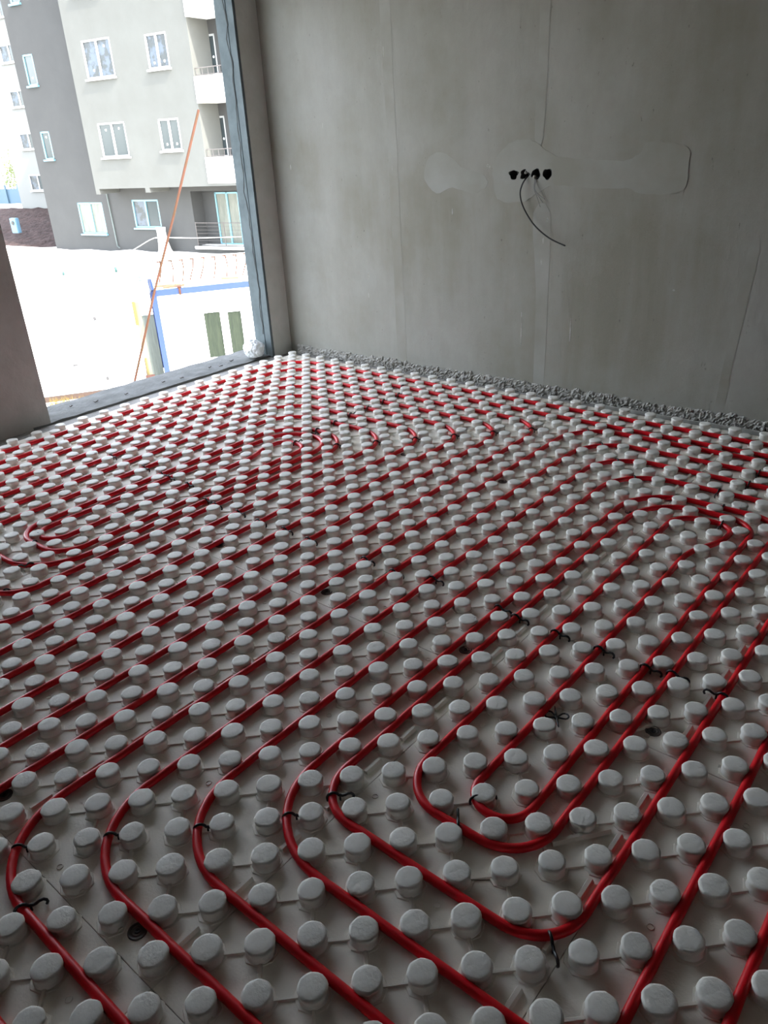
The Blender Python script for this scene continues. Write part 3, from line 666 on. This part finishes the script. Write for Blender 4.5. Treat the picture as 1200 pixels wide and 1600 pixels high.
b = newbm(); kbox(b, 1.985, 5.55, -.01, .07, -1.55, -1.435); kbox(b, 1.985, 2.09, -.01, .07, -3.34, -1.435); kbox(b, 1.985, 2.07, 0, 1.65, -1.525, -1.435); kbox(b, 1.985, 5.55, -.01, .07, -3.38, -3.3); kbox(b, 1.985, 2.07, 1.57, 1.65, -3.34, -1.44); obj('blue_frame', b, 'blue', c2)
for s0, s1, z0, z1 in ((2.93, 3.25, -2.88, -1.97), (3.40, 3.67, -2.86, -2.0)):
    b = newbm(); kbox(b, s0, s1, .045, .06, z0, z1); obj('window_pane', b, 'paneg', c2)
b = newbm(); kbox(b, 2.52, 2.56, -.03, .0, -1.56, -1.41); kbox(b, 2.5, 2.58, -.03, .1, -1.42, -1.40); obj('rusty_bracket', b, 'rust', c2)
tag(c2, 'white site cabin with bright blue frame and two dark windows', 'site cabin')
# boards and sheets in the gap
o = empty('corner_boards', Wo, WA)
b = newbm(); kbox(b, 1.63, 1.74, .02, .06, -3.3, -1.62); obj('board', b, 'beige', o)
b = newbm(); kbox(b, 1.60, 1.66, -.03, .0, -2.05, -1.60); obj('yellow_strip', b, 'yellow', o)
b = newbm(); kbox(b, 1.645, 1.68, -.02, .01, -3.25, -2.72); obj('yellow_strip', b, 'yellow', o)
tag(o, 'beige board with yellow strips standing at the white cabin corner', 'board')
b = newbm(); kbox(b, 1.70, 1.97, .35, .40, -3.36, -1.95); kbox(b, 1.70, 1.73, .34, .41, -3.36, -1.95); kbox(b, 1.84, 1.86, .34, .41, -3.36, -1.95)
o = obj('metal_sheet', b, 'greygreen'); o.location = Wo; o.rotation_euler.z = WA; tag(o, 'grey-green metal sheet in the gap between the two cabins', 'metal sheet')
b = newbm(); kbox(b, 1.60, 1.78, -.10, -.04, -3.14, -3.05); kbox(b, 1.62, 1.76, -.12, -.03, -3.36, -3.14); o = obj('brick_stack', b, 'brick'); o.location = Wo; o.rotation_euler.z = WA; tag(o, 'small stack of red bricks at the foot of the leaning pole', 'bricks')
# fence panel with thin rusty bars on roof
o = empty('roof_fence', Wo, WA)
b = newbm(); kbox(b, 2.2, 5.2, .95, .99, -1.45, -1.0); obj('white_sheet', b, 'tarp', o)
for q in range(14):
    s = 2.25+q*.22; lean = .06*math.sin(q*1.3)
    b = newbm(); tube(b, [((s+.04)*K, .90*K, -1.02*K), ((s+.03+lean*.5)*K, .89*K, -1.2*K), ((s-.05+lean)*K, .85*K, -1.44*K)], .020, 5); kbox(b, s-.03, s+.06, .88, .93, -1.03, -1.01); obj('rusty_bar', b, 'rust', o)
tag(o, 'low white fence with thin rusty bars on the blue cabin roof', 'fence')
for k, (s, y, a, L, l) in enumerate([(2.35, .35, 4, .50, 'upper raw wooden plank on the blue cabin roof'), (2.45, .18, -7, .42, 'lower raw wooden plank on the blue cabin roof'), (3.6, .5, 10, .35, 'raw wooden plank by the rusty bars on the cabin roof')]):
    b = newbm(); kbox(b, -L/2, L/2, -.04, .04, 0, .035, .004); o = obj('wooden_plank', b, 'wood'); o.location = Wo+Matrix.Rotation(WA, 3, 'Z') @ Vector((s*K, y*K, -1.435*K)); o.rotation_euler = (0, math.radians(a*.4), WA+math.radians(a)); tag(o, l, 'plank')
# leaning rusty pole
b = newbm(); tube(b, [(1.27*K, -.3*K, -3.34*K), (2.05*K, -.3*K, -1.42*K), (2.62*K, -.3*K, -.13*K), (3.36*K, -.3*K, 1.62*K)], .034, 8)
o = obj('rusty_pole', b, 'rust', None, True); o.location = Wo; o.rotation_euler.z = WA; tag(o, 'tall thin rusty scaffold pole leaning in front of the cabins', 'pole')
b = newbm(); tube(b, cat([(2.0*K, -.1*K, -1.43*K), (2.0*K, -.1*K, -1.2*K), (2.05*K, -.1*K, -.93*K), (2.13*K, -.1*K, -.87*K), (2.25*K, -.1*K, -.88*K), (2.28*K, -.1*K, -.95*K)]), .014, 6)
o = obj('bent_rebar', b, 'grey_line', None, True); o.location = Wo; o.rotation_euler.z = WA; tag(o, 'bent steel rod hooked up beside the rusty pole', 'steel rod')
# white funnel-shaped tarp chute and cable
b = newbm(); prof = [(1.98, .19, -1.10), (1.98, .17, -1.25), (1.99, .19, -1.5), (2.02, .25, -1.75), (2.06, .38, -1.95)]; rings = []
for cx, r, z in prof: rings.append([b.verts.new(((cx+r*math.cos(q*math.pi/8)*(1+.08*math.sin(5*q)))*K, (.5+r*.5*math.sin(q*math.pi/8))*K, z*K)) for q in range(16)])
for i in range(4):
    for q in range(16): b.faces.new((rings[i][q], rings[i][(q+1) % 16], rings[i+1][(q+1) % 16], rings[i+1][q]))
b.faces.new(rings[0]); o = obj('white_bulk_bag', b, 'tarp', None, True); o.location = Bo; o.rotation_euler.z = BA; tag(o, 'tall white tarp bundle standing against the building wall', 'tarp')
b = newbm(); tube(b, cat([(.5*K, .5*K, -1.83*K), (1.1*K, .35*K, -1.64*K), (1.79*K, .2*K, -1.42*K), (2.21*K, .18*K, -1.36*K), (3.6*K, .3*K, -1.37*K), (5.2*K, .4*K, -1.33*K)]), .016, 5)
o = obj('white_cable', b, 'tarp', None, True); o.location = Bo; o.rotation_euler.z = BA; tag(o, 'thin white cable strung low along the building', 'cable')
for (s, y, l, hh) in [(1.22, -.88, 'short teal stake in the white ground, middle of three', .14), (-.79, -1.22, 'short teal stake in the white ground, leftmost of three', .10), (4.68, -.23, 'short teal stake in the white ground, rightmost of three', .20)]:
    b = newbm(); tube(b, [(0, 0, -.1), (-.02, 0, hh*K*.5), (-.03, 0, hh*K)], [.06, .06, .05], 8); o = obj('teal_stake', b, 'teal', None, True)
    o.location = Bo+Matrix.Rotation(BA, 3, 'Z') @ Vector((s*K, y*K, hgt(s, y)*K)); tag(o, l, 'stake', 'teal stakes in the white ground')
b = newbm(); box(b, -.18, .18, -.12, .12, 0, .16, .02); o = obj('pale_blue_crate', b, 'pale_blue'); o.location = Bo+Matrix.Rotation(BA, 3, 'Z') @ Vector((2.65*K, -1.3*K, hgt(2.65, -1.3)*K)); tag(o, 'small pale blue crate on the white ground behind the cabins', 'crate')
# meter box on the soil bank
o = empty('meter_box', Bo+Matrix.Rotation(BA, 3, 'Z') @ Vector((-6.95*K, 1.9*K, -1.30*K)), BA)
b = newbm(); box(b, -.28, .28, -.12, .12, -.3, .50, .03); obj('housing', b, 'pale_blue', o)
b = newbm(); lathe(b, [(.11, 0), (.11, .03), (.001, .03)], 16); 
for v in b.verts: v.co = Vector((v.co.x, -.12-v.co.z, v.co.y+.24))
obj('dial', b, 'black', o); tag(o, 'pale blue box with a dark round dial on the soil bank', 'meter box')
# fence and trees at the far left
b = newbm(); kbox(b, -24, -13.0, 9, 9.08, -1.1, -.30)
for q in range(12): kbox(b, -24+q, -23.9+q, 8.92, 9.0, -1.1, -.12)
o = obj('blue_fence', b, 'blue_fence'); o.location = Bo; o.rotation_euler.z = BA; tag(o, 'low grey-blue fence below the trees at the left edge', 'fence')
def tree(s, y, z0, h, r, label, seed):
    random.seed(seed); t = empty('leafy_tree', Bo+Matrix.Rotation(BA, 3, 'Z') @ Vector((s*K, y*K, z0*K)), 0)
    b = newbm(); tube(b, [(0, 0, -.3), (.1, .05, h*.3*K), (.05, .1, h*.6*K)], [.16, .12, .06], 7)
    for q in range(5): a = q*1.3; tube(b, [(.08, .05, h*.35*K), (math.cos(a)*r*.5*K, math.sin(a)*r*.5*K, h*.7*K)], [.06, .02], 5)
    obj('trunk', b, 'bark', t)
    b = newbm()
    blobs = [(random.uniform(-.6, .6)*r, random.uniform(-.6, .6)*r, random.uniform(.35, .9)*h, random.uniform(.3, .5)*r) for _ in range(14)]
    for _ in range(3200):
        bx, by, bz, br = random.choice(blobs); d = Vector((random.gauss(0, 1), random.gauss(0, 1), random.gauss(0, 1))).normalized()*br*random.uniform(.6, 1.05)
        c = Vector((bx, by, bz))*K+d*K; u = Vector((random.gauss(0, 1), random.gauss(0, 1), random.gauss(0, 1))).normalized(); w = u.orthogonal().normalized(); L = random.uniform(.05, .11)
        b.faces.new([b.verts.new(c+u*L), b.verts.new(c+w*L*.5), b.verts.new(c-u*L), b.verts.new(c-w*L*.5)])
    obj('foliage', b, 'leaf', t); tag(t, label, 'tree')
tree(-16.7, 10.4, -1.0, 2.2, 1.3, 'green and yellow leafy tree above the blue fence at the left edge', 5)
tree(-14.6, 12.5, -1.0, 3.6, 1.6, 'taller leafy tree behind the second block at the left edge', 6)
# dry grass tufts below the threshold
random.seed(9)
for k, (s, n, l) in enumerate([(-.05, 60, 'yellow dry grass tuft in front of the white cabin door'), (.98, 30, 'yellow dry grass tuft at the foot of the leaning pole')]):
    b = newbm()
    for _ in range(n*3):
        x, y = random.gauss(0, .28), random.gauss(0, .08); h = random.uniform(.10, .28); dx, dy = random.gauss(0, .06), random.gauss(0, .06)
        v = [b.verts.new(p) for p in ((x-.009, y, -.03), (x+.009, y, -.03), (x+dx, y+dy, h))]; b.faces.new(v)
    o = obj('dry_grass', b, 'grass'); o.location = Wo+Matrix.Rotation(WA, 3, 'Z') @ Vector((s*K, -.30*K, -3.35*K)); o.rotation_euler.z = WA; tag(o, l, 'grass', None, 'stuff')
